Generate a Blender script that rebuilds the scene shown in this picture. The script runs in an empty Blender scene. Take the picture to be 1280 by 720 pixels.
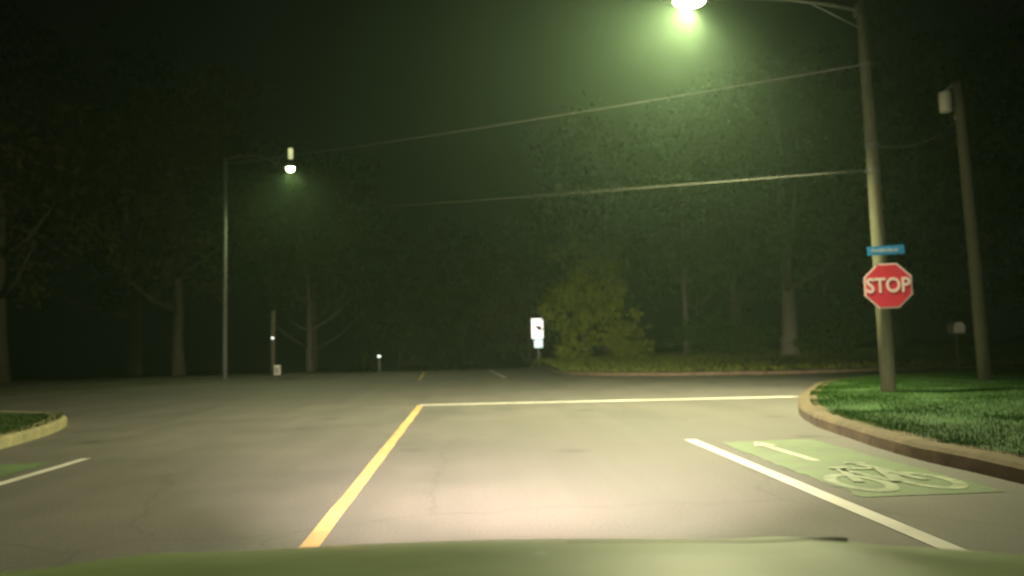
import bpy, bmesh, math, random
from mathutils import Vector, Matrix, noise
rnd = random.Random(11)
S = bpy.context.scene
COL = S.collection

# ------------------------------------------------------------------ materials
def mat(name, color, rough=.8, metal=0., var=0., scale=8., emit=None, estr=0., bump=0., island=0., spec=.5, coat=0., stretch=None):
    m = bpy.data.materials.new(name); m.use_nodes = True
    nt = m.node_tree; b = nt.nodes['Principled BSDF']
    b.inputs['Roughness'].default_value = rough; b.inputs['Metallic'].default_value = metal
    b.inputs['Specular IOR Level'].default_value = spec
    b.inputs['Coat Weight'].default_value = coat
    c = (*color, 1); b.inputs['Base Color'].default_value = c
    src = None
    if var or bump:
        tc = nt.nodes.new('ShaderNodeTexCoord'); n = nt.nodes.new('ShaderNodeTexNoise')
        n.inputs['Scale'].default_value = scale; n.inputs['Detail'].default_value = 6; n.inputs['Roughness'].default_value = .65
        if stretch:
            mp = nt.nodes.new('ShaderNodeMapping'); mp.inputs['Scale'].default_value = stretch
            nt.links.new(tc.outputs['Object'], mp.inputs['Vector']); nt.links.new(mp.outputs[0], n.inputs['Vector'])
        else:
            nt.links.new(tc.outputs['Object'], n.inputs['Vector'])
        src = n
        if var:
            r = nt.nodes.new('ShaderNodeValToRGB')
            r.color_ramp.elements[0].position = .3; r.color_ramp.elements[1].position = .7
            r.color_ramp.elements[0].color = (*[k*(1-var) for k in color], 1)
            r.color_ramp.elements[1].color = (*[min(.95, k*(1+var)) for k in color], 1)
            nt.links.new(n.outputs['Fac'], r.inputs['Fac']); nt.links.new(r.outputs['Color'], b.inputs['Base Color'])
        if bump:
            bp = nt.nodes.new('ShaderNodeBump'); bp.inputs['Strength'].default_value = bump; bp.inputs['Distance'].default_value = .02
            nt.links.new(n.outputs['Fac'], bp.inputs['Height']); nt.links.new(bp.outputs[0], b.inputs['Normal'])
    if island:
        g = nt.nodes.new('ShaderNodeNewGeometry'); r = nt.nodes.new('ShaderNodeValToRGB')
        r.color_ramp.elements[0].color = (*[k*(1-island) for k in color], 1)
        r.color_ramp.elements[1].color = (color[0]*(1+island*1.5), color[1]*(1+island), color[2]*(1+island*.4), 1)
        nt.links.new(g.outputs['Random Per Island'], r.inputs['Fac']); nt.links.new(r.outputs['Color'], b.inputs['Base Color'])
    if emit:
        b.inputs['Emission Color'].default_value = (*emit, 1); b.inputs['Emission Strength'].default_value = estr
    return m

def N(nt, t, **kw):
    n = nt.nodes.new(t)
    for k, v in kw.items():
        if k in n.inputs: n.inputs[k].default_value = v
        else: setattr(n, k, v)
    return n
def ramp(nt, src, p0, c0, p1, c1):
    r = nt.nodes.new('ShaderNodeValToRGB'); e = r.color_ramp.elements
    e[0].position, e[1].position = p0, p1; e[0].color, e[1].color = c0, c1
    nt.links.new(src, r.inputs['Fac']); return r.outputs['Color']
def mul(nt, a, b, fac=1.):
    m = nt.nodes.new('ShaderNodeMix'); m.data_type = 'RGBA'; m.blend_type = 'MULTIPLY'
    m.inputs['Factor'].default_value = fac
    nt.links.new(a, m.inputs['A']); nt.links.new(b, m.inputs['B']); return m.outputs['Result']

def asphalt_mat():
    m = bpy.data.materials.new('worn_asphalt'); m.use_nodes = True; nt = m.node_tree; b = nt.nodes['Principled BSDF']; L = nt.links
    tc = N(nt, 'ShaderNodeTexCoord')
    fine = N(nt, 'ShaderNodeTexNoise', Scale=38., Detail=5., Roughness=.75); L.new(tc.outputs['Object'], fine.inputs['Vector'])
    big = N(nt, 'ShaderNodeTexNoise', Scale=.55, Detail=5., Roughness=.6); L.new(tc.outputs['Object'], big.inputs['Vector'])
    mp = N(nt, 'ShaderNodeMapping'); mp.inputs['Scale'].default_value = (1.4, .09, 1); L.new(tc.outputs['Object'], mp.inputs['Vector'])
    track = N(nt, 'ShaderNodeTexNoise', Scale=1.1, Detail=3.); L.new(mp.outputs[0], track.inputs['Vector'])
    base = ramp(nt, fine.outputs['Fac'], .3, (.070, .066, .062, 1), .72, (.135, .127, .118, 1))
    c = mul(nt, base, ramp(nt, big.outputs['Fac'], .35, (.86, .86, .86, 1), .68, (1.1, 1.08, 1.04, 1)))
    c = mul(nt, c, ramp(nt, track.outputs['Fac'], .35, (.92, .92, .92, 1), .65, (1.06, 1.06, 1.05, 1)))
    # thin branching cracks
    wob = N(nt, 'ShaderNodeTexNoise', Scale=1.6, Detail=4.); L.new(tc.outputs['Object'], wob.inputs['Vector'])
    mx = N(nt, 'ShaderNodeMix', data_type='VECTOR'); mx.inputs['Factor'].default_value = .35
    L.new(tc.outputs['Object'], mx.inputs['A']); L.new(wob.outputs['Color'], mx.inputs['B'])
    vo = N(nt, 'ShaderNodeTexVoronoi', Scale=.42, feature='DISTANCE_TO_EDGE'); L.new(mx.outputs['Result'], vo.inputs['Vector'])
    c = mul(nt, c, ramp(nt, vo.outputs['Distance'], .002, (.5, .48, .46, 1), .008, (1, 1, 1, 1)), .35)
    # small oil spots
    vs = N(nt, 'ShaderNodeTexVoronoi', Scale=.62, feature='F1'); L.new(tc.outputs['Object'], vs.inputs['Vector'])
    c = mul(nt, c, ramp(nt, vs.outputs['Distance'], .03, (.45, .44, .42, 1), .17, (1, 1, 1, 1)), .75)
    L.new(c, b.inputs['Base Color'])
    L.new(ramp(nt, big.outputs['Fac'], .3, (.7, .7, .7, 1), .7, (.85, .85, .85, 1)), b.inputs['Roughness'])
    bp = N(nt, 'ShaderNodeBump', Strength=.45, Distance=.01); L.new(fine.outputs['Fac'], bp.inputs['Height']); L.new(bp.outputs[0], b.inputs['Normal'])
    return m

def paint_mat(name, color, worn=.45, scale=9.):
    """road paint, chipped through to asphalt grey"""
    m = bpy.data.materials.new(name); m.use_nodes = True; nt = m.node_tree; b = nt.nodes['Principled BSDF']; L = nt.links
    tc = N(nt, 'ShaderNodeTexCoord'); n = N(nt, 'ShaderNodeTexNoise', Scale=scale, Detail=9., Roughness=.72); L.new(tc.outputs['Object'], n.inputs['Vector'])
    g = (.10, .095, .09)
    c = ramp(nt, n.outputs['Fac'], worn-.13, (*[a*.65+k*.35 for a, k in zip(g, color)], 1), worn+.06, (*color, 1))
    n2 = N(nt, 'ShaderNodeTexNoise', Scale=1.3, Detail=3.); L.new(tc.outputs['Object'], n2.inputs['Vector'])
    c = mul(nt, c, ramp(nt, n2.outputs['Fac'], .3, (.75, .74, .72, 1), .7, (1.05, 1.05, 1.05, 1)))
    L.new(c, b.inputs['Base Color']); b.inputs['Roughness'].default_value = .7
    return m

M = dict(
    asphalt=asphalt_mat(),
    white_paint=paint_mat('white_road_paint', (.58, .555, .53), .37),
    yellow_paint=paint_mat('yellow_road_paint', (.60, .38, .16), .38),
    green_paint=paint_mat('green_lane_paint', (.10, .175, .06), .52, 4.),
    dull_paint=paint_mat('dull_white_road_paint', (.44, .45, .36), .45, 6.),
    symbol_paint=paint_mat('worn_symbol_paint', (.31, .37, .24), .52, 5.),
    earth=mat('dark_earth', (.035, .04, .02), .95, var=.4, scale=.8),
    turf=mat('turf', (.018, .054, .006), .95, var=.35, scale=2.2, bump=.6),
    blade=mat('grass_blade', (.017, .054, .005), .95, island=.12, spec=.05),
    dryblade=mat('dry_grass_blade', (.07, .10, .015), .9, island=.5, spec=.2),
    dimblade=mat('dull_grass_blade', (.022, .040, .008), .9, island=.2, spec=.1),
    kerb=mat('kerb_concrete', (.10, .074, .040), .9, var=.45, scale=3.5, bump=.9),
    kerbl=mat('pale_kerb_concrete', (.21, .19, .10), .9, var=.3, scale=4., bump=.7),
    wood=mat('weathered_pole_wood', (.105, .105, .062), .85, var=.35, scale=9., bump=.6, stretch=(4, 4, .35)),
    steel=mat('galvanised_steel', (.42, .44, .40), .45, metal=.6, var=.15, scale=5.),
    dullsteel=mat('dull_grey_metal', (.13, .14, .125), .6, metal=.3, var=.2, scale=4.),
    greybox=mat('grey_enamel', (.60, .62, .50), .5, var=.12, scale=5.),
    cream=mat('pale_enamel', (.20, .20, .16), .6, var=.2, scale=7.),
    black=mat('black_rubber', (.012, .012, .012), .6, var=.2),
    wire=mat('wire_sheath', (.075, .075, .06), .7, var=.1),
    red=mat('stop_red', (.55, .02, .05), .5, var=.06, scale=4.),
    signwhite=mat('sign_white', (.72, .62, .58), .5, var=.05),
    blue=mat('sign_blue', (.03, .29, .62), .5, var=.06, scale=6.),
    signtext=mat('sign_lettering', (.42, .55, .66), .5),
    alu=mat('sign_back_aluminium', (.45, .45, .44), .45, metal=.7, var=.1),
    lens1=mat('lit_lamp_lens', (.8, .8, .7), .3, emit=(1., .96, .70), estr=60.),
    lens2=mat('lit_far_lamp_lens', (.8, .8, .7), .3, emit=(1., .98, .62), estr=40.),
    glowbar=mat('glowing_bar', (.7, .7, .5), .4, emit=(.80, .85, .36), estr=.9),
    dot=mat('lit_small_bulb', (.8, .8, .8), .3, emit=(.9, 1., .9), estr=2.2),
    led_warm=mat('lit_sign_face_warm', (.8, .8, .8), .4, emit=(1., .93, .86), estr=1.7),
    led_cool=mat('lit_sign_face_cool', (.8, .8, .8), .4, emit=(.62, 1., .92), estr=1.1),
    led_mark=mat('sign_face_mark', (.05, .03, .04), .6),
    bark=mat('tree_bark', (.05, .046, .032), .95, var=.4, scale=4., bump=.9, stretch=(3, 3, .5)),
    palebark=mat('pale_tree_bark', (.11, .11, .075), .95, var=.35, scale=4., bump=.7, stretch=(3, 3, .5)),
    leaf=mat('dark_leaves', (.018, .042, .006), .9, island=.35, spec=.05),
    leafb=mat('brownish_leaves', (.034, .036, .015), .9, island=.35, spec=.05),
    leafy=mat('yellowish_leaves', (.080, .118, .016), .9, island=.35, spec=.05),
    carpaint=mat('silver_car_paint', (.40, .53, .22), .5, metal=.0, var=.22, scale=3.2, coat=.1),
    litwire=mat('lamplit_wire_sheath', (.34, .34, .29), .6, var=.1),  # brighter copy of the wire sheath, lamp light put into its colour
    glass=mat('dark_car_glass', (.01, .012, .012), .08),
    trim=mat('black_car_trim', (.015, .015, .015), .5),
    headlens=mat('lit_headlight_lens', (.8, .8, .8), .2, emit=(1., .9, .75), estr=6.),
)

# ------------------------------------------------------------------ helpers
def obj(name, bm, material, parent=None, smooth=False, loc=None):
    me = bpy.data.meshes.new(name); bm.to_mesh(me); bm.free()
    return link(name, me, material, parent, smooth, loc)
def link(name, me, material, parent=None, smooth=False, loc=None):
    me.materials.append(material)
    if smooth:
        for p in me.polygons: p.use_smooth = True
    o = bpy.data.objects.new(name, me); COL.objects.link(o)
    if parent: o.parent = parent
    if loc is not None: o.location = loc
    return o
def tag(o, label, cat, group=None):
    o['label'] = label; o['category'] = cat
    if group: o['group'] = group
    return o
def struct(o): o['kind'] = 'structure'; return o
def stuff(o): o['kind'] = 'stuff'; return o
def thing(name, label, cat, loc=(0, 0, 0), rz=0, group=None):
    o = bpy.data.objects.new(name, None); COL.objects.link(o); o.location = loc; o.rotation_euler = (0, 0, rz)
    o.empty_display_size = .2
    return tag(o, label, cat, group)

def add_box(bm, c, s, rot=None, bevel=0.):
    r = bmesh.ops.create_cube(bm, size=1.)
    vs = r['verts']
    bmesh.ops.scale(bm, vec=s, verts=vs)
    if bevel:
        es = list({e for v in vs for e in v.link_edges})
        g = bmesh.ops.bevel(bm, geom=es, offset=bevel, segments=2, affect='EDGES', profile=.5)
        vs = list({v for f in g['faces'] for v in f.verts} | {v for v in vs if v.is_valid})
    if rot is not None: bmesh.ops.rotate(bm, cent=(0, 0, 0), matrix=rot, verts=vs)
    bmesh.ops.translate(bm, vec=c, verts=vs)
def add_tube(bm, pts, radii, seg=10, cap=True):
    pts = [Vector(p) for p in pts]
    if not isinstance(radii, (list, tuple)): radii = [radii]*len(pts)
    rings = []
    for i, p in enumerate(pts):
        d = (pts[min(i+1, len(pts)-1)]-pts[max(i-1, 0)]).normalized()
        a = Vector((0, 0, 1)) if abs(d.z) < .9 else Vector((1, 0, 0))
        u = d.cross(a).normalized(); v = d.cross(u).normalized()
        rings.append([bm.verts.new(p+(u*math.cos(2*math.pi*k/seg)+v*math.sin(2*math.pi*k/seg))*radii[i]) for k in range(seg)])
    for a, b in zip(rings, rings[1:]):
        for k in range(seg): bm.faces.new((a[k], a[(k+1) % seg], b[(k+1) % seg], b[k]))
    if cap:
        bm.faces.new(list(reversed(rings[0]))); bm.faces.new(rings[-1])
def add_lathe(bm, prof, c=(0, 0, 0), seg=16, sx=1., sy=1.):
    rings = [[bm.verts.new((c[0]+r*sx*math.cos(2*math.pi*k/seg), c[1]+r*sy*math.sin(2*math.pi*k/seg), c[2]+z)) for k in range(seg)] for r, z in prof]
    for a, b in zip(rings, rings[1:]):
        for k in range(seg): bm.faces.new((a[k], a[(k+1) % seg], b[(k+1) % seg], b[k]))
    bm.faces.new(list(reversed(rings[0]))); bm.faces.new(rings[-1])
def tube_obj(name, pts, radii, m, parent=None, seg=10):
    bm = bmesh.new(); add_tube(bm, pts, radii, seg); return obj(name, bm, m, parent, True)
def box_obj(name, c, s, m, parent=None, rot=None, bevel=0.):
    bm = bmesh.new(); add_box(bm, c, s, rot, bevel); return obj(name, bm, m, parent)
def add_prism(bm, poly, y0, y1):
    """extrude an xz outline between y0 and y1"""
    a = [bm.verts.new((x, y0, z)) for x, z in poly]; b = [bm.verts.new((x, y1, z)) for x, z in poly]
    bm.faces.new(a); bm.faces.new(list(reversed(b)))
    n = len(poly)
    for i in range(n): bm.faces.new((a[i], b[i], b[(i+1) % n], a[(i+1) % n]))
    bmesh.ops.recalc_face_normals(bm, faces=bm.faces[:])
def lamp(name, kind, loc, power, color, parent=None, **kw):
    l = bpy.data.lights.new(name, kind); l.energy = power; l.color = color
    for k, v in kw.items(): setattr(l, k, v)
    o = bpy.data.objects.new(name, l); COL.objects.link(o); o.location = loc
    if parent: o.parent = parent
    return o

# ------------------------------------------------------------------ terrain
def sstep(a, b, x):
    t = min(1, max(0, (x-a)/(b-a))); return t*t*(3-2*t)
def hgt(x, y):
    """the road tops a low crest past the crossing and drops beyond it; the right side stays level"""
    d = max(0., y-43.5)
    drop = .012*d*d if d < 8 else .012*64+.19*(d-8)
    return -min(drop, 5.)*(1-sstep(4.6, 9.5, x))

def grid_mesh(name, xs, ys, zf, m):
    vs = [(x, y, zf(x, y)) for y in ys for x in xs]; nx = len(xs)
    fs = [(j*nx+i, j*nx+i+1, (j+1)*nx+i+1, (j+1)*nx+i) for j in range(len(ys)-1) for i in range(nx-1)]
    me = bpy.data.meshes.new(name); me.from_pydata(vs, [], fs)
    return link(name, me, m, None, True)
def frange(a, b, n): return [a+(b-a)*i/n for i in range(n+1)]
gx = frange(-300, -70, 10)+frange(-65, 65, 65)+frange(75, 300, 10)
gy = frange(-300, -20, 8)+frange(-15, 95, 60)+frange(105, 300, 8)
struct(grid_mesh('ground', gx, gy, lambda x, y: hgt(x, y)-.06, M['earth']))
struct(grid_mesh('road', frange(-62, 62, 62), frange(-14, 78, 80), lambda x, y: hgt(x, y), M['asphalt']))

def smooth_curve(pts, n=6):
    P = [Vector((*p, 0)) for p in pts]; out = []
    for i in range(len(P)-1):
        p0, p1, p2, p3 = P[max(i-1, 0)], P[i], P[i+1], P[min(i+2, len(P)-1)]
        for k in range(n):
            t = k/n
            out.append(.5*((2*p1)+(p2-p0)*t+(2*p0-5*p1+4*p2-p3)*t*t+(3*p1-p0-3*p2+p3)*t**3))
    out.append(P[-1]); return out
def resample(c, step):
    out = [c[0]]
    for a, b in zip(c, c[1:]):
        n = max(1, int((b-a).length/step))
        for k in range(1, n+1): out.append(a.lerp(b, k/n))
    return out
def verge(curve, outer, side, kh, kmat, gmat, bumpz=.03, rise=0., kw=.2):
    """kerb along the curve and a raised grass sheet from the kerb's back to the outer rail; side +1: grass lies left of the curve direction"""
    c = resample(smooth_curve(curve), .3)
    nrm = []
    for i in range(len(c)):
        d = (c[min(i+1, len(c)-1)]-c[max(i-1, 0)]).normalized(); nrm.append(Vector((-d.y, d.x, 0))*side)
    prof = [(-.0, -.05), (.0, kh*.72), (.035, kh*.95), (.07, kh), (kw-.02, kh), (kw, kh*.9), (kw, -.05)]
    bm = bmesh.new(); rows = []
    for p, n in zip(c, nrm):
        j = noise.noise(Vector((p.x*1.3, p.y*1.3, 0)))*.022
        j2 = noise.noise(Vector((p.x*3.1, p.y*3.1, 5)))*.012
        rows.append([bm.verts.new((p.x+n.x*(o+j), p.y+n.y*(o+j), hgt(p.x, p.y)+z+(j2 if z > .05 else 0))) for o, z in prof])
    for a, b in zip(rows, rows[1:]):
        for k in range(len(prof)-1): bm.faces.new((a[k], b[k], b[k+1], a[k+1]))
    bmesh.ops.recalc_face_normals(bm, faces=bm.faces[:])
    struct(obj('kerb', bm, kmat))
    o = resample(smooth_curve(outer), 1.)
    ts = [0, .004, .012, .025, .045, .07, .1, .14, .2, .28, .4, .55, .75, 1]
    bm = bmesh.new(); rows = []; m = len(c)-1
    for i, (p, n) in enumerate(zip(c, nrm)):
        q = o[round(i/m*(len(o)-1))]; a = p+n*(kw-.03)
        row = []
        for t in ts:
            s = a.lerp(q, t)
            row.append(bm.verts.new((s.x, s.y, vz(s.x, s.y, kh, bumpz if t else .0, (a-s).length, rise))))
        rows.append(row)
    for a, b in zip(rows, rows[1:]):
        for k in range(len(ts)-1): bm.faces.new((a[k], b[k], b[k+1], a[k+1]))
    bmesh.ops.recalc_face_normals(bm, faces=bm.faces[:])
    struct(obj('grass_verge', bm, gmat, None, True))
    return c
def vz(x, y, kh, bumpz, dist=0., rise=0.):
    return hgt(x, y)+kh*.93+bumpz*noise.noise(Vector((x*.8, y*.8, 2)))+rise*sstep(0, 14, dist)
KH = .17
right_curve = [(4.62, -10), (4.58, 3), (4.54, 6.5), (4.5, 8.1), (4.68, 9.8), (4.95, 11.4), (5.55, 13.3), (6.95, 16.3), (9.3, 20.0), (13.5, 22.1), (22, 22.9), (60, 23.4)]
rc = verge(right_curve, [(60, -10), (60.5, 6), (61, 23)], -1, KH, M['kerb'], M['turf'], kw=.34)
verge([(-6.1, -10), (-6.15, 8), (-6.45, 11.4), (-7.0, 14.3), (-8.2, 16.4), (-11, 17.8), (-16, 18.5), (-60, 19)], [(-60, -10), (-61, 4), (-61, 18.8)], 1, KH, M['kerbl'], M['turf'], kw=.3)
verge([(-60, 25.6), (-22, 26.6), (-16, 28), (-12.6, 32), (-10.3, 38), (-8.4, 44), (-7, 52), (-6.6, 76)], [(-61, 27), (-50, 60), (-8, 78)], 1, .07, M['earth'], M['earth'])
verge([(60, 27.0), (15, 27.4), (10.3, 27.9), (6.6, 29.2), (4.6, 31.6), (3.9, 35), (3.7, 44), (3.5, 76)], [(61, 28), (45, 70), (4.6, 78)], -1, .12, M['kerb'], M['turf'], rise=.25)

# ------------------------------------------------------------------ road markings (4 mm sheets)
def sheet(name, polys, m, dz=.004):
    bm = bmesh.new()
    for poly in polys: bm.faces.new([bm.verts.new((x, y, hgt(x, y)+dz)) for x, y in poly])
    bmesh.ops.recalc_face_normals(bm, faces=bm.faces[:])
    for f in bm.faces:
        if f.normal.z < 0: f.normal_flip()
    return struct(obj(name, bm, m))
def strip(pts, w):
    out = []
    for (a, b) in zip(pts, pts[1:]):
        a, b = Vector(a), Vector(b); d = (b-a).normalized(); n = Vector((-d.y, d.x))*w/2
        out.append([tuple(a-n), tuple(b-n), tuple(b+n), tuple(a+n)])
    return out
def ystrip(x, y0, y1, w, n=8, jit=.006):
    """a straight line along the road with slightly uneven sprayed edges"""
    j = lambda: rnd.uniform(-jit, jit)
    L = [(x-w/2+j(), y) for y in frange(y0, y1, n)]; R = [(x+w/2+j(), y) for y in frange(y0, y1, n)]
    return [[L[i], R[i], R[i+1], L[i+1]] for i in range(n)]
sheet('centre_line', ystrip(-1.03, -9, 17.55, .13, 60), M['yellow_paint'])
sheet('lane_line', ystrip(2.79, -9, 10.1, .14, 24), M['white_paint'])
sheet('lane_line', ystrip(-4.68, -9, 10.2, .12, 24), M['white_paint'])
sl = frange(-1.05, 6.98, 12)
sheet('stop_line', [[(a, 17.55-.105*(a+1)-.16), (b, 17.55-.105*(b+1)-.16), (b, 17.55-.105*(b+1)+.16), (a, 17.55-.105*(a+1)+.16)] for a, b in zip(sl, sl[1:])], M['white_paint'], .008)
sheet('centre_line', strip([(-1.88, 31.3), (-1.98, 35), (-2.2, 41), (-2.4, 46)], .1), M['yellow_paint'])
sheet('lane_line', strip([(1.46, 31.3), (1.3, 36), (1.1, 41), (.94, 46)], .12), M['white_paint'])
sheet('bicycle_lane_patch', ystrip(3.62, 6.15, 9.75, 1.15, 60, .03), M['green_paint'])
sheet('bicycle_lane_patch', ystrip(-5.45, 4.5, 9.9, 1.0, 60, .03), M['green_paint'])
def ring(cx, cy, rx, ry, w, n=28):
    p = []
    for k in range(n):
        a, b = 2*math.pi*k/n, 2*math.pi*(k+1)/n
        p.append([(cx+(rx-w)*math.cos(a), cy+(ry-w*1.4)*math.sin(a)), (cx+rx*math.cos(a), cy+ry*math.sin(a)), (cx+rx*math.cos(b), cy+ry*math.sin(b)), (cx+(rx-w)*math.cos(b), cy+(ry-w*1.4)*math.sin(b))])
    return p
BX = 3.60
sym = ring(BX-.28, 6.75, .25, .45, .10)
sheet('bicycle_symbol', sym+ring(BX+.30, 6.75, .25, .45, .10)
      + strip([(BX-.13, 7.28), (BX-.02, 7.28), (BX+.02, 6.95)][:2], .08), M['symbol_paint'], .008)
sheet('bicycle_symbol', strip([(BX-.28, 6.75), (BX-.12, 7.45)], .09)+strip([(BX-.12, 7.45), (BX+.2, 7.4)], .10)+strip([(BX+.02, 6.72), (BX-.12, 7.4)], .08)
      + strip([(BX+.30, 6.75), (BX+.17, 7.72)], .09), M['symbol_paint'], .012)
sheet('bicycle_symbol', strip([(BX-.2, 7.5), (BX-.02, 7.5)], .1)+strip([(BX+.08, 7.78), (BX+.26, 7.72)], .07)+strip([(BX+.02, 6.70), (BX+.2, 7.36)], .08), M['symbol_paint'], .016)
sheet('lane_arrow', strip([(3.49, 8.0), (3.45, 9.3)], .11), M['dull_paint'], .008)
sheet('lane_arrow', [[(3.30, 9.2), (3.60, 9.2), (3.445, 9.62)]], M['dull_paint'], .012)

# ------------------------------------------------------------------ grass
def blades(name, n, pos, hmin, hmax, w, m, root):
    vs, fs = [], []
    for _ in range(n):
        p = pos()
        if p is None: continue
        x, y, z = p; a = rnd.uniform(0, 6.283); l = rnd.uniform(hmin, hmax); t = rnd.uniform(0, .6)*l; b = rnd.uniform(0, 6.283)
        dx, dy = math.cos(a)*w/2, math.sin(a)*w/2; i = len(vs)
        vs += [(x-dx, y-dy, z-.02), (x+dx, y+dy, z-.02), (x+math.cos(b)*t, y+math.sin(b)*t, z+l)]
        fs.append((i, i+1, i+2))
    me = bpy.data.meshes.new(name); me.from_pydata(vs, [], fs)
    return stuff(link(name, me, m))
def kerb_x(y):
    best = None
    for a, b in zip(rc, rc[1:]):
        if (a.y-y)*(b.y-y) <= 0 and a.y != b.y: best = a.x+(b.x-a.x)*(y-a.y)/(b.y-a.y)
    return best
def near_right():
    y = rnd.uniform(5, 23); k = kerb_x(min(y, 23.2))
    if k is None: return None
    x = k+.22+rnd.random()**1.6*9
    if noise.noise(Vector((x*1.1, y*1.1, 7))) < rnd.uniform(-.6, .1): return None
    return x, y, vz(x, y, KH, .03)
blades('grass', 130000, near_right, .02, .05, .011, M['blade'], None)
def far_right():
    y = rnd.uniform(28.2, 56); x = rnd.uniform(3.9, 32)
    if y < 33 and x < 11 and y < 28+((11-x)/7.4)**2*4.5+.6: return None
    return x, y, hgt(x, y)+.13+.25*sstep(0, 14, max(0, y-30))
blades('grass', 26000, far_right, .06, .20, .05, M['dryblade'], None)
def near_left():
    y = rnd.uniform(9, 16); x = -6.6-max(0, y-11.5)**2*.06-rnd.random()**1.5*5
    return x, y, vz(x, y, KH, .03)
blades('grass', 9000, near_left, .03, .07, .014, M['dimblade'], None)

# ------------------------------------------------------------------ trees
def crown_mesh(name, rx, rz, n_clump, n_leaf, leaf, seed, squash=.9):
    r = random.Random(seed); vs, fs = [], []
    for _ in range(n_clump):
        while True:
            v = Vector((r.uniform(-1, 1), r.uniform(-1, 1), r.uniform(-1, 1)))
            if .25 < v.length < 1: break
        k = 1+.45*noise.noise(v*1.7+Vector((seed, 0, 0)))
        if r.random() < .18: k *= 1.18
        c = Vector((v.x*rx*k, v.y*rx*k, v.z*rz*k*squash)); cr = r.uniform(.35, .8)*rx*.26
        for _ in range(n_leaf):
            p = c+Vector((r.gauss(0, 1), r.gauss(0, 1), r.gauss(0, .7)))*cr*.62
            a = Vector((r.gauss(0, 1), r.gauss(0, 1), r.gauss(0, 1))).normalized(); b = a.cross(Vector((r.gauss(0, 1), r.gauss(0, 1), r.gauss(0, 1)))).normalized()
            s = leaf*r.uniform(.6, 1.3); i = len(vs)
            vs += [p-a*s, p+b*s*.45, p+a*s, p-b*s*.45]; fs.append((i, i+1, i+2, i+3))
    me = bpy.data.meshes.new(name); me.from_pydata([tuple(v) for v in vs], [], fs); return me
CROWN = [crown_mesh('crown_leaves', 1., 1., 150, 46, .040, s) for s in (3, 8, 21)]
BUSH = [crown_mesh('bush_leaves', 1., 1., 90, 42, .06, s) for s in (5, 14)]
def tree(label, x, y, h, cr, tr, leafm, seed, crown_base=.3, cat='tree', group=None, barkm='bark', lean=0.):
    r = random.Random(seed); t = thing('tree', label, cat, (x, y, hgt(x, y)+.1), r.uniform(0, 6), group)
    bm = bmesh.new(); zc = h*(crown_base+1)/2
    top = Vector((lean+r.uniform(-.3, .3), r.uniform(-.3, .3), h*.8))
    n = 7; pts = [Vector((0, 0, -.2)).lerp(top, i/n)+Vector((r.uniform(-.07, .07), r.uniform(-.07, .07), 0)) for i in range(n+1)]
    add_tube(bm, pts, [tr*(1.35 if i == 0 else 1)*(1-.8*i/n) for i in range(n+1)], 9)
    for k in range(7):
        s = pts[2+k % 5]; a = r.uniform(0, 6.28); L = cr*r.uniform(.55, .9)
        e = s+Vector((math.cos(a)*L, math.sin(a)*L, L*r.uniform(.4, .9))); mid = s.lerp(e, .5)+Vector((0, 0, -.12*L))
        add_tube(bm, [s, mid, e], [tr*.42, tr*.25, tr*.06], 6)
    obj('trunk', bm, M[barkm], t, True)
    me = CROWN[seed % 3].copy(); c = link('crown', me, M[leafm], t)
    c.location = (top.x*.6, top.y*.6, zc); c.scale = (cr, cr, h*(1-crown_base)/2*1.08); c.rotation_euler = (0, 0, r.uniform(0, 6))
    return t
def bush(label, x, y, h, r_, leafm, seed, name='bush', group=None):
    r = random.Random(seed); t = thing(name, label, 'bush', (x, y, hgt(x, y)+.15), r.uniform(0, 6), group)
    bm = bmesh.new()
    for k in range(6):
        a = r.uniform(0, 6.28); add_tube(bm, [(0, 0, -.2), (math.cos(a)*r_*.25, math.sin(a)*r_*.25, h*.4), (math.cos(a)*r_*.6, math.sin(a)*r_*.6, h*.8)], [.05, .035, .012], 6)
    obj('stem', bm, M['bark'], t, True)
    c = link('foliage', BUSH[seed % 2].copy(), M[leafm], t); c.location = (0, 0, h*.52); c.scale = (r_, r_, h*.52); c.rotation_euler = (0, 0, r.uniform(0, 6))
    return t
GL, GR, GF = 'trees in the dark wood on the left', 'trees in the wood on the right', 'trees far down the road'
tree('slender tree with bare lower trunk behind the short pole with the tiny light', -9.8, 51, 14, 3.6, .26, 'leafb', 31, .42, group=GL)
tree('brownish tree standing right behind the lit far street light', -16.5, 47, 17, 5.6, .34, 'leafb', 33, .24, group=GL)
tree('tall brown crowned tree just left of the far street light pole', -23, 41, 18.5, 6.2, .4, 'leafb', 35, .3, group=GL)
tree('broad dark tree second from the left edge of the wood', -30, 39, 20, 6.8, .42, 'leafb', 37, .26, group=GL)
tree('big black tree at the left edge of the photo', -33, 29, 19, 6.6, .42, 'leaf', 39, .22, group=GL)
tree('tallest tree at the back of the left wood, above all its crowns', -23, 57, 25, 8, .45, 'leaf', 40, .3, group=GL)
tree('dark tree deep in the left wood with its crown right of the far lamp', -12.5, 66, 21, 6.4, .4, 'leaf', 42, .35, group=GL)
tree('low dark tree filling the gap left of the far road', -7, 84, 19, 6, .35, 'leaf', 43, .25, group=GF)
tree('distant tree straight ahead where the far road disappears', -.5, 92, 20, 6.5, .35, 'leaf', 44, .2, group=GF)
tree('dim tree behind the glowing roadside sign', 5.6, 74, 17, 5, .35, 'leafb', 45, .25, group=GF)
tree('tree with thin pale trunk right of the yellow green bush', 12.9, 46.5, 13.5, 4.4, .2, 'leaf', 46, .36, group=GR, barkm='palebark')
tree('tree with the thickest grey trunk, left of the stop sign', 16.6, 40.5, 16.5, 5.2, .42, 'leaf', 47, .38, group=GR, barkm='palebark')
tree('tall green tree between the bush and the pale trunk, behind both', 10.5, 60, 19, 5.8, .36, 'leaf', 49, .18, group=GR)
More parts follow.
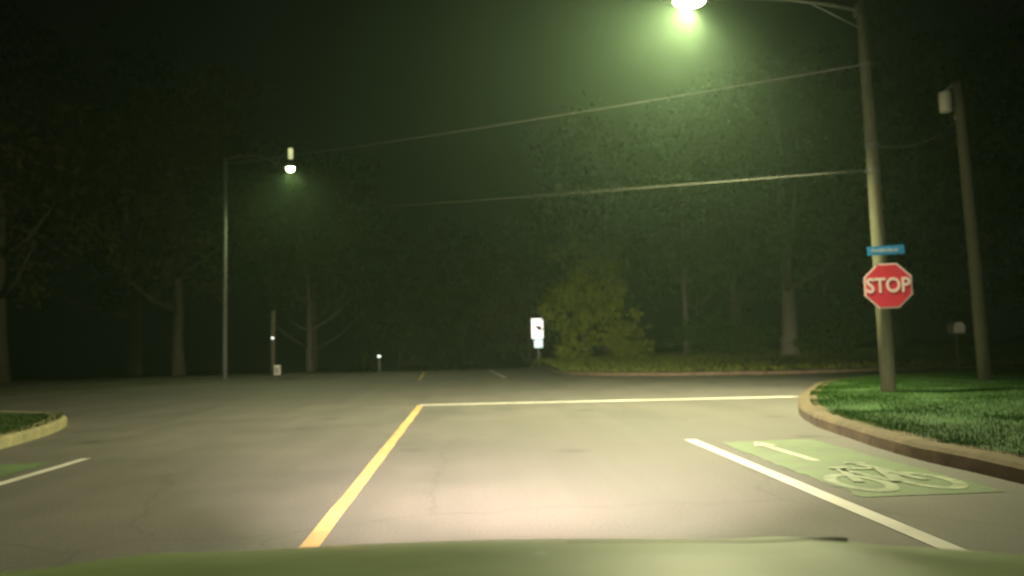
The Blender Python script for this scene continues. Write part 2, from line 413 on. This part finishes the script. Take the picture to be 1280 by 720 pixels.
tree('full green tree at the back between the pale trunk and thick trunk', 19.5, 57, 19.5, 6.6, .4, 'leaf', 51, .15, group=GR)
tree('wide dark tree showing on both sides of the stop sign pole', 25, 45, 18, 6.4, .4, 'leaf', 52, .14, group=GR)
tree('dark tree behind the leaning utility pole with the grey box', 29, 37, 17, 6, .4, 'leaf', 53, .16, group=GR)
tree('black tree at the right edge of the photo', 31, 28, 17, 5.8, .4, 'leaf', 55, .16, group=GR)
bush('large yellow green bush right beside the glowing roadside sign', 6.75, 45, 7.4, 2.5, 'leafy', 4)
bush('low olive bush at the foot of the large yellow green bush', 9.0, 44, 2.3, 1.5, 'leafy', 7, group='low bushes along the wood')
bush('dark low bush under the tree with the thin pale trunk', 13.9, 45, 2.4, 1.9, 'leaf', 8, group='low bushes along the wood')
bush('dark low bush left of the thick grey trunk', 15.4, 42, 2.0, 1.5, 'leaf', 9, group='low bushes along the wood')
bush('dark low bush between the thick trunk and stop sign pole', 18.6, 39.5, 2.2, 1.8, 'leaf', 10, group='low bushes along the wood')

# ------------------------------------------------------------------ poles, lamps, wires
def luminaire(parent, loc, rz, length, lensm, power, color, rad, cone=172, blend=.5, aim=(0, 0), bowl=1.):
    """cobra-head fitting: shell, rim, lit bowl lens underneath"""
    e = bmesh.new(); L = length
    prof = []
    for i in range(9):
        t = i/8; x = -L/2+L*t; w = .155*L/.7*math.sin(math.pi*min(1, .16+t*.78))**.6; h = .16*L/.7*math.sin(math.pi*min(1, .2+t*.7))**.7
        prof.append((x, w, h))
    rows = []
    for x, w, h in prof:
        rows.append([e.verts.new((x, w*math.cos(a), max(0, h*math.sin(a)))) for a in frange(0, math.pi, 8)])
    for a, b in zip(rows, rows[1:]):
        for k in range(8): e.faces.new((a[k], a[k+1], b[k+1], b[k]))
        e.faces.new((a[0], b[0], b[8], a[8]))
    e.faces.new(rows[0]); e.faces.new(list(reversed(rows[-1])))
    bmesh.ops.recalc_face_normals(e, faces=e.faces[:])
    o = obj('luminaire', e, M['dullsteel'], parent, True); o.location = loc; o.rotation_euler = (0, 0, rz)
    b = bmesh.new()
    add_lathe(b, [(.02, -.115*bowl), (.08, -.10*bowl), (.125, -.065*bowl), (.15, -.004)], (.04, 0, 0), 18, 1.5*L/.7, .95*L/.7)
    obj('lens', b, M[lensm], o, True)
    bl = lamp('lamp_bulb', 'SPOT', (.04, 0, (-.018-.115*bowl)*L/.7), power, color, o, shadow_soft_size=rad, spot_size=math.radians(cone), spot_blend=blend)
    bl.rotation_euler = (math.radians(aim[0]), math.radians(aim[1]), 0)
    return o

GREENISH = (.98, .95, .52)
# near pole: carries the big lamp, the stop sign and the name plate
P1 = (8.1, 15.1, .12)
t = thing('street_light', 'tall wooden pole with a blinding overhead lamp, behind the stop sign', 'street light', P1, 0, 'street lights')
tube_obj('pole', [(0, 0, -.3), (-.02, 0, 2.5), (-.06, 0, 5.2), (-.10, 0, 7.82)], [.145, .135, .115, .10], M['wood'], t, 14)
tube_obj('lamp_arm', [(-.14, 0, 7.60), (-.7, 0, 7.72), (-1.6, 0, 7.84), (-2.6, 0, 7.88), (-3.3, -.0, 7.86)], .032, M['steel'], t, 10)
bm = bmesh.new(); add_tube(bm, [(-.16, 0, 7.25), (-.6, 0, 7.48), (-1.1, 0, 7.74)], .012, 6); obj('arm_brace', bm, M['steel'], t, True)
bm = bmesh.new(); add_box(bm, (-.20, 0, 7.6), (.07, .16, .24), bevel=.01); obj('arm_bracket', bm, M['dullsteel'], t)
for z, r_ in ((4.36, .128), (4.87, .124), (6.5, .113)):
    bm = bmesh.new(); add_lathe(bm, [(r_, -.035), (r_+.008, -.03), (r_+.008, .03), (r_, .035)], (-.05-.008*(z-4.4), 0, z), 16); add_box(bm, (-.16, -.02, z), (.10, .05, .045)); obj('wire_clamp', bm, M['dullsteel'], t)
lu = luminaire(t, (-3.62, 0, 7.80), 0, 1.0, 'lens1', 12000., GREENISH, .05, 160, .6, (8, 28))

# far pole on the left with its lamp on an arm
P2 = (-11.0, 37.2, .1)
t = thing('street_light', 'thin grey pole across the crossing whose arm holds the small far lamp', 'street light', P2, 0, 'street lights')
tube_obj('pole', [(0, 0, -.3), (.0, 0, 5), (.02, 0, 10.15)], [.11, .095, .08], M['dullsteel'], t, 12)
tube_obj('lamp_arm', [(.02, 0, 10.0), (.6, 0, 10.25), (1.6, 0, 10.2), (2.6, 0, 9.78)], .035, M['dullsteel'], t, 8)
lu = luminaire(t, (2.95, 0, 9.66), 0, .6, 'lens2', 5000., (.90, 1., .44), .05, 140, .9, (-14, -4), 1.9)
bm = bmesh.new(); add_box(bm, (0, 0, .60), (.20, .12, .50), bevel=.03); o = obj('glow_bar', bm, M['glowbar'], lu); o.location = (.05, 0, .05)  # emissive box added above the lamp as a bright upright bar
bm = bmesh.new(); add_tube(bm, [(0, 0, .12), (0, 0, .42)], .018, 8); o = obj('bar_stem', bm, M['black'], lu); o.location = (.05, 0, 0)

# leaning service pole on the right with a grey equipment box
P3 = (11.95, 18., .12)
t = thing('utility_pole', 'leaning wooden utility pole with a pale grey box near its top', 'utility pole', P3)
tube_obj('pole', [(.02, 0, -.3), (-.05, 0, 3), (-.16, 0, 6.55), (-.2, 0, 7.1)], [.145, .13, .115, .11], M['wood'], t, 14)
tube_obj('bracket', [(-.2, 0, 7.05), (-.36, 0, 6.98), (-.52, 0, 6.84)], .035, M['steel'], t, 8)
bm = bmesh.new(); add_lathe(bm, [(.10, -.25), (.135, -.235), (.14, 0.), (.14, .2), (.12, .235), (.05, .25)], (-.5, 0, 6.62), 18); obj('equipment_box', bm, M['greybox'], t, True)
bm = bmesh.new(); add_box(bm, (-.29, 0, 6.62), (.2, .06, .05)); add_box(bm, (-.29, 0, 6.47), (.2, .06, .05)); obj('mounting_strap', bm, M['dullsteel'], t)
bm = bmesh.new(); add_lathe(bm, [(.03, 0), (.055, .03), (.035, .06), (.055, .09), (.03, .12)], (-.28, -.02, 6.18), 12); obj('insulator', bm, M['cream'], t, True)
bm = bmesh.new(); add_box(bm, (-.21, 0, 6.24), (.18, .05, .05)); obj('insulator_arm', bm, M['dullsteel'], t)

# short dark pole by the far kerb with a tiny bulb
t = thing('utility_pole', 'short thin pole across the crossing with one tiny white light', 'utility pole', (-9.75, 41, .1))
tube_obj('pole', [(0, 0, -.3), (0, 0, 1.6), (.03, 0, 3.2)], [.12, .11, .10], M['bark'], t, 10)
bm = bmesh.new(); add_lathe(bm, [(.02, -.05), (.06, -.03), (.06, .03), (.02, .05)], (.02, -.17, 1.82), 12); obj('bulb', bm, M['dot'], t, True)
bm = bmesh.new(); add_box(bm, (.02, -.11, 1.9), (.16, .16, .03)); obj('bulb_bracket', bm, M['black'], t)
t = thing('utility_box', 'small pale cabinet at the foot of the short thin pole', 'utility box', (-9.35, 40.2, .1))
box_obj('cabinet', (0, 0, .22), (.28, .22, .44), M['greybox'], t, bevel=.02)
box_obj('door', (0, -.116, .22), (.22, .012, .34), M['cream'], t)
box_obj('lid', (0, 0, .455), (.31, .25, .03), M['greybox'], t, bevel=.01)

t = thing('marker_post', 'low post with a lone white light left of the far road', 'marker post', (-4.9, 45.2, hgt(-4.9, 45.2)))
tube_obj('post', [(0, 0, -.2), (0, 0, .8)], .05, M['dullsteel'], t, 8)
box_obj('light_head', (0, 0, .86), (.20, .1, .12), M['dullsteel'], t, bevel=.02)
box_obj('lit_face', (0, -.055, .86), (.17, .02, .09), M['dot'], t)

t = thing('mailbox', 'small pale box on a thin post in the dark left of the leaning pole', 'mailbox', (15.2, 24.1, .12), math.radians(-12))
bm = bmesh.new()
pr = [(-.17, -.16), (.17, -.16), (.17, .06)]+[(.17*math.cos(a), .06+.14*math.sin(a)) for a in frange(0, math.pi, 8)[1:-1]]+[(-.17, .06)]
add_prism(bm, pr, -.24, .24); o = obj('body', bm, M['cream'], t); o.location = (0, 0, 1.3)
bm = bmesh.new(); add_prism(bm, [(x*.92, z*.92) for x, z in pr], -.262, -.243); o = obj('door', bm, M['greybox'], t); o.location = (0, 0, 1.3)
bm = bmesh.new(); add_tube(bm, [(0, 0, -.2), (0, 0, 1.14)], .04, 8); obj('post', bm, M['bark'], t)

# wires (real sagging cables between the poles)
def wire(label, a, b, sag, r=.016, m='wire', n=24):
    a, b = Vector(a), Vector(b); pts = []
    for i in range(n+1):
        s = i/n; p = a.lerp(b, s); p.z -= sag*4*s*(1-s); pts.append(p)
    bm = bmesh.new(); add_tube(bm, pts, r, 6)
    return tag(obj('overhead_wire', bm, M[m], None, True), label, 'wire', 'overhead wires')
wire('upper overhead wire slanting from near the lit lamp into the dark left', (7.95, 15.1, 6.62), (-10.95, 37.15, 9.95), .12, .012, 'litwire')
wire('lower overhead wire crossing the road almost level below the other', (7.98, 15.1, 4.5), (-10.95, 37.15, 7.5), .06, .011)
wire('short faint wire between the stop sign pole and the leaning pole', (8.1, 15.1, 5.0), (11.66, 17.98, 6.26), .25, .010, 'litwire')

# ------------------------------------------------------------------ signs on the near pole
def text_mesh(body, size, depth):
    cu = bpy.data.curves.new('lettering', 'FONT'); cu.body = body; cu.size = size; cu.align_x = 'CENTER'; cu.align_y = 'CENTER'
    cu.extrude = depth; cu.offset = size*.018; cu.resolution_u = 3
    o = bpy.data.objects.new('lettering', cu); me = bpy.data.meshes.new_from_object(o)
    bpy.data.objects.remove(o); bpy.data.curves.remove(cu); return me
t = thing('stop_sign', 'red octagonal stop sign on the tall wooden pole', 'stop sign', (8.10, 14.90, 2.2), math.radians(-14))
def octo(r): return [(r*math.cos(math.radians(22.5+45*k))/math.cos(math.radians(22.5)), r*math.sin(math.radians(22.5+45*k))/math.cos(math.radians(22.5))) for k in range(8)]
bm = bmesh.new(); add_prism(bm, octo(.432), -.006, 0); obj('border', bm, M['signwhite'], t)
bm = bmesh.new(); add_prism(bm, octo(.405), -.010, -.0065); obj('face', bm, M['red'], t)
me = text_mesh('STOP', .40, .002); o = link('lettering', me, M['signwhite'], t); o.rotation_euler = (math.pi/2, 0, 0); o.location = (0, -.0145, .0); o.scale = (.83, 1.0, 1)
bm = bmesh.new(); add_prism(bm, octo(.43), .0005, .004); obj('back_plate', bm, M['alu'], t)
bm = bmesh.new(); bm.free()
for z in (.2, -.2): box_obj('mounting_clip', (0, .03, z), (.06, .05, .05), M['steel'], t)
t = thing('street_name_sign', 'small blue street name plate above the stop sign', 'street sign', (8.10, 14.90, 2.89), math.radians(-9))
box_obj('plate', (0, 0, 0), (.68, .012, .175), M['blue'], t, rot=Matrix.Rotation(math.radians(-1.5), 3, 'Y'))
bm = bmesh.new(); x = -.25; r = random.Random(2)
while x < .24:
    w = r.uniform(.03, .05)
    add_box(bm, (x, -.0075, r.uniform(-.006, .006)), (w, .002, r.choice((.055, .075, .06)))); x += w+r.uniform(.006, .014)
obj('lettering', bm, M['signtext'], t)
box_obj('mounting_clip', (0, .035, 0), (.08, .055, .06), M['steel'], t)

# glowing roadside sign beyond the crossing
t = thing('illuminated_sign', 'small upright roadside sign glowing white beside the far road', 'sign', (4.42, 50, hgt(4.42, 50)+.05))
zb = 1.02-(hgt(4.42, 50)+.05)
box_obj('upper_cabinet', (0, .07, zb+1.23), (.80, .12, 1.32), M['dullsteel'], t, bevel=.02)
box_obj('upper_panel', (0, .0, zb+1.23), (.72, .03, 1.24), M['led_warm'], t)
box_obj('lower_cabinet', (.05, .07, zb+.29), (.58, .12, .55), M['dullsteel'], t, bevel=.02)
box_obj('lower_panel', (.05, 0, zb+.29), (.52, .03, .5), M['led_cool'], t)
bm = bmesh.new()
for (x, z, w, h) in ((.02, 1.36, .36, .10), (.10, 1.26, .30, .12), (.18, 1.17, .30, .10), (.26, 1.76, .10, .06), (.20, 1.68, .08, .05)):
    add_box(bm, (x, -.02, zb+z), (w, .008, h), bevel=.0)
add_box(bm, (.22, -.02, zb+1.46), (.04, .008, .6)); obj('face_mark', bm, M['led_mark'], t)
box_obj('post', (.05, .09, zb/2-.05), (.12, .10, zb+.1), M['dullsteel'], t)

# ------------------------------------------------------------------ the car the photo is taken from
CX = .0
car = thing('car', 'pale greenish silver car whose blurred bonnet fills the bottom of the photo', 'car', (CX, 0, 0)); car.rotation_euler = (0, .014, 0)   # leans a little to its right
def lerp_tab(tab, v):
    for (a, x), (b, y) in zip(tab, tab[1:]):
        if v <= b: return x+(y-x)*max(0, (v-a)/(b-a))
    return tab[-1][1]
ZT = [(.2, .985), (.6, .982), (.95, .972), (1.15, .958), (1.3, .936), (1.5, .895), (1.75, .82), (1.95, .73), (2.06, .64), (2.10, .56)]
def hood_z(u, y):
    z = lerp_tab(ZT, y)
    a = abs(u); s = .008*math.exp(-((a-.58)/.09)**2) - .048*a*a
    if a > .9: s -= (a-.9)**2*6
    return z+s
bm = bmesh.new(); us = frange(-1, 1, 56); ys = frange(.22, 2.10, 46); rows = []
for y in ys:
    k = 1 if y < 1.5 else 1-.10*((y-1.5)/.6)**2
    rows.append([bm.verts.new((u*.985*k, y, hood_z(u, y))) for u in us])
for a, b in zip(rows, rows[1:]):
    for i in range(len(us)-1): bm.faces.new((a[i], a[i+1], b[i+1], b[i]))
obj('bonnet', bm, M['carpaint'], car, True)
bm = bmesh.new(); rows = []
for y in frange(-2.6, 2.12, 40):
    k = (1 if y < 1.5 else 1-.10*((y-1.5)/.6)**2)*(1 if y > -2.2 else 1-.1*((-2.2-y)/.4)**2)
    zt = (hood_z(1, y)-.012) if y > .22 else .90
    rows.append([bm.verts.new((sx*k*wx, y, z)) for sx, wx, z in [(-1, .80, .24), (-1, .97, .34), (-1, 1.0, .62), (-1, .975, zt), (1, .975, zt), (1, 1.0, .62), (1, .97, .34), (1, .80, .24)]])
for a, b in zip(rows, rows[1:]):
    for i in (0, 1, 2, 4, 5, 6, 7):
        j = (i+1) % 8; bm.faces.new((a[i], a[j], b[j], b[i]))
bm.faces.new(rows[0]); bm.faces.new(list(reversed(rows[-1])))
for y in (-2.6,): pass
bmesh.ops.recalc_face_normals(bm, faces=bm.faces[:])
obj('body', bm, M['carpaint'], car, True)
box_obj('grille', (0, 2.13, .50), (.95, .03, .16), M['trim'], car, bevel=.01)
box_obj('bumper', (0, 2.14, .36), (1.66, .07, .12), M['trim'], car, bevel=.03)
box_obj('cowl', (0, .20, .965), (1.7, .16, .03), M['trim'], car)
bm = bmesh.new()
A_ = [(-.86, .16, .965), (.86, .16, .965), (.62, -.62, 1.70), (-.62, -.62, 1.70)]
bm.faces.new([bm.verts.new(p) for p in A_]); obj('windscreen', bm, M['glass'], car)
bm = bmesh.new()
roof = [(-.62, -.625, 1.702), (.62, -.625, 1.702), (.62, -2.0, 1.68), (-.62, -2.0, 1.68)]
base = [(-.93, .12, .93), (.93, .12, .93), (.9, -2.5, .93), (-.9, -2.5, .93)]
R_ = [bm.verts.new(p) for p in roof]; B_ = [bm.verts.new(p) for p in base]
for i in (1, 2, 3): bm.faces.new((B_[i], B_[(i+1) % 4], R_[(i+1) % 4], R_[i]))
bmesh.ops.recalc_face_normals(bm, faces=bm.faces[:]); obj('side_windows', bm, M['glass'], car)
box_obj('roof', (0, -1.31, 1.715), (1.30, 1.46, .05), M['carpaint'], car, bevel=.02)
for s in (-1, 1):
    for y in (1.32, -1.6):
        bm = bmesh.new(); add_lathe(bm, [(.20, -.11), (.33, -.11), (.35, -.08), (.35, .08), (.33, .11), (.20, .11)], (0, 0, 0), 28)
        w = obj('wheel', bm, M['black'], car, True); w.rotation_euler = (0, math.pi/2, 0); w.location = (s*.90, y, .35)
        bm = bmesh.new(); add_lathe(bm, [(.06, -.118), (.19, -.114), (.198, .114), (.06, .118)], (0, 0, 0), 20); obj('rim', bm, M['alu'], w)
    bm = bmesh.new(); add_box(bm, (s*1.1, .02, 1.06), (.2, .12, .14), bevel=.03); obj('mirror', bm, M['carpaint'], car)
    bm = bmesh.new(); add_box(bm, (s*.66, 2.085, .585), (.34, .05, .11), bevel=.02); hl = obj('headlight', bm, M['headlens'], car)
    a = lamp('headlight_beam', 'SPOT', (s*.6, 2.2, .62), 21000., (1., .77, .66), car, spot_size=math.radians(62), spot_blend=1., shadow_soft_size=.05)
    a.rotation_euler = (math.radians(90-2.2), 0, math.radians(-4.5)); a.scale = (1, .34, 1)
    a = lamp('headlight_spill', 'SPOT', (s*.6, 2.2, .62), 1900., (1., .82, .66), car, spot_size=math.radians(96), spot_blend=1., shadow_soft_size=.05)
    a.rotation_euler = (math.radians(90+7), 0, math.radians(-5)); a.scale = (1, .55, 1)
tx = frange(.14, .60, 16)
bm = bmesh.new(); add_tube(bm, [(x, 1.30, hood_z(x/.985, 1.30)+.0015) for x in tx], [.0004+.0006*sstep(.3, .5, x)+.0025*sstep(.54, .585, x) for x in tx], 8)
obj('edge_shadow_strip', bm, M['trim'], car, True)  # added dark strip standing in for the shadow line along the bonnet edge

# ------------------------------------------------------------------ haze in the lamp light
bm = bmesh.new(); add_box(bm, (0, 0, 22), (640, 640, 60))
m = bpy.data.materials.new('night_haze'); m.use_nodes = True; nt = m.node_tree
for n in list(nt.nodes):
    if n.type == 'BSDF_PRINCIPLED': nt.nodes.remove(n)
v = nt.nodes.new('ShaderNodeVolumePrincipled'); v.inputs['Color'].default_value = (.62, .95, .62, 1)
v.inputs['Density'].default_value = .0016; v.inputs['Anisotropy'].default_value = .74
nt.links.new(v.outputs[0], nt.nodes['Material Output'].inputs['Volume'])
stuff(obj('haze', bm, m))

# ------------------------------------------------------------------ sky, moonlight, camera
w = bpy.data.worlds.new('World'); S.world = w; w.use_nodes = True; nt = w.node_tree
sk = nt.nodes.new('ShaderNodeTexSky'); sk.sky_type = 'NISHITA'; sk.sun_disc = False
SUN_EL, SUN_AZ = math.radians(24), math.radians(200)
sk.sun_elevation = SUN_EL; sk.sun_rotation = SUN_AZ
hs = nt.nodes.new('ShaderNodeHueSaturation'); hs.inputs['Saturation'].default_value = .12
nt.links.new(sk.outputs[0], hs.inputs['Color']); nt.links.new(hs.outputs[0], nt.nodes['Background'].inputs['Color'])
nt.nodes['Background'].inputs['Strength'].default_value = .00025
sun = lamp('moonlight', 'SUN', (0, 0, 60), .004, (1., .96, .88), None, angle=math.radians(.5))
sun.rotation_euler = (math.radians(90)-SUN_EL, 0, math.radians(180)-SUN_AZ)

cam = bpy.data.cameras.new('camera'); co = bpy.data.objects.new('camera', cam); COL.objects.link(co); S.camera = co
cam.sensor_width = 36; cam.lens = 36*1000/1280; cam.clip_start = .02; cam.clip_end = 2000
yaw, pitch, roll = math.atan2(58, 1000), math.atan2(71.5, 1000), .026
f = Vector((math.sin(yaw)*math.cos(pitch), math.cos(yaw)*math.cos(pitch), math.sin(pitch)))
r0 = Vector((math.cos(yaw), -math.sin(yaw), 0)); u0 = r0.cross(f)
r1 = r0*math.cos(roll)-u0*math.sin(roll); u1 = u0*math.cos(roll)+r0*math.sin(roll)
co.matrix_world = Matrix(((r1.x, u1.x, -f.x, 0), (r1.y, u1.y, -f.y, 0), (r1.z, u1.z, -f.z, 1.25), (0, 0, 0, 1)))
cam.dof.use_dof = True; cam.dof.focus_distance = 3.0; cam.dof.aperture_fstop = 2.1

S.view_settings.view_transform = 'Standard'; S.view_settings.look = 'None'; S.view_settings.exposure = 0; S.view_settings.gamma = 1
cy = S.cycles
S.render.engine = 'CYCLES'
cy.use_denoising = True; cy.max_bounces = 6; cy.diffuse_bounces = 2; cy.glossy_bounces = 2; cy.volume_bounces = 1
cy.sample_clamp_indirect = 4.; cy.use_light_tree = True
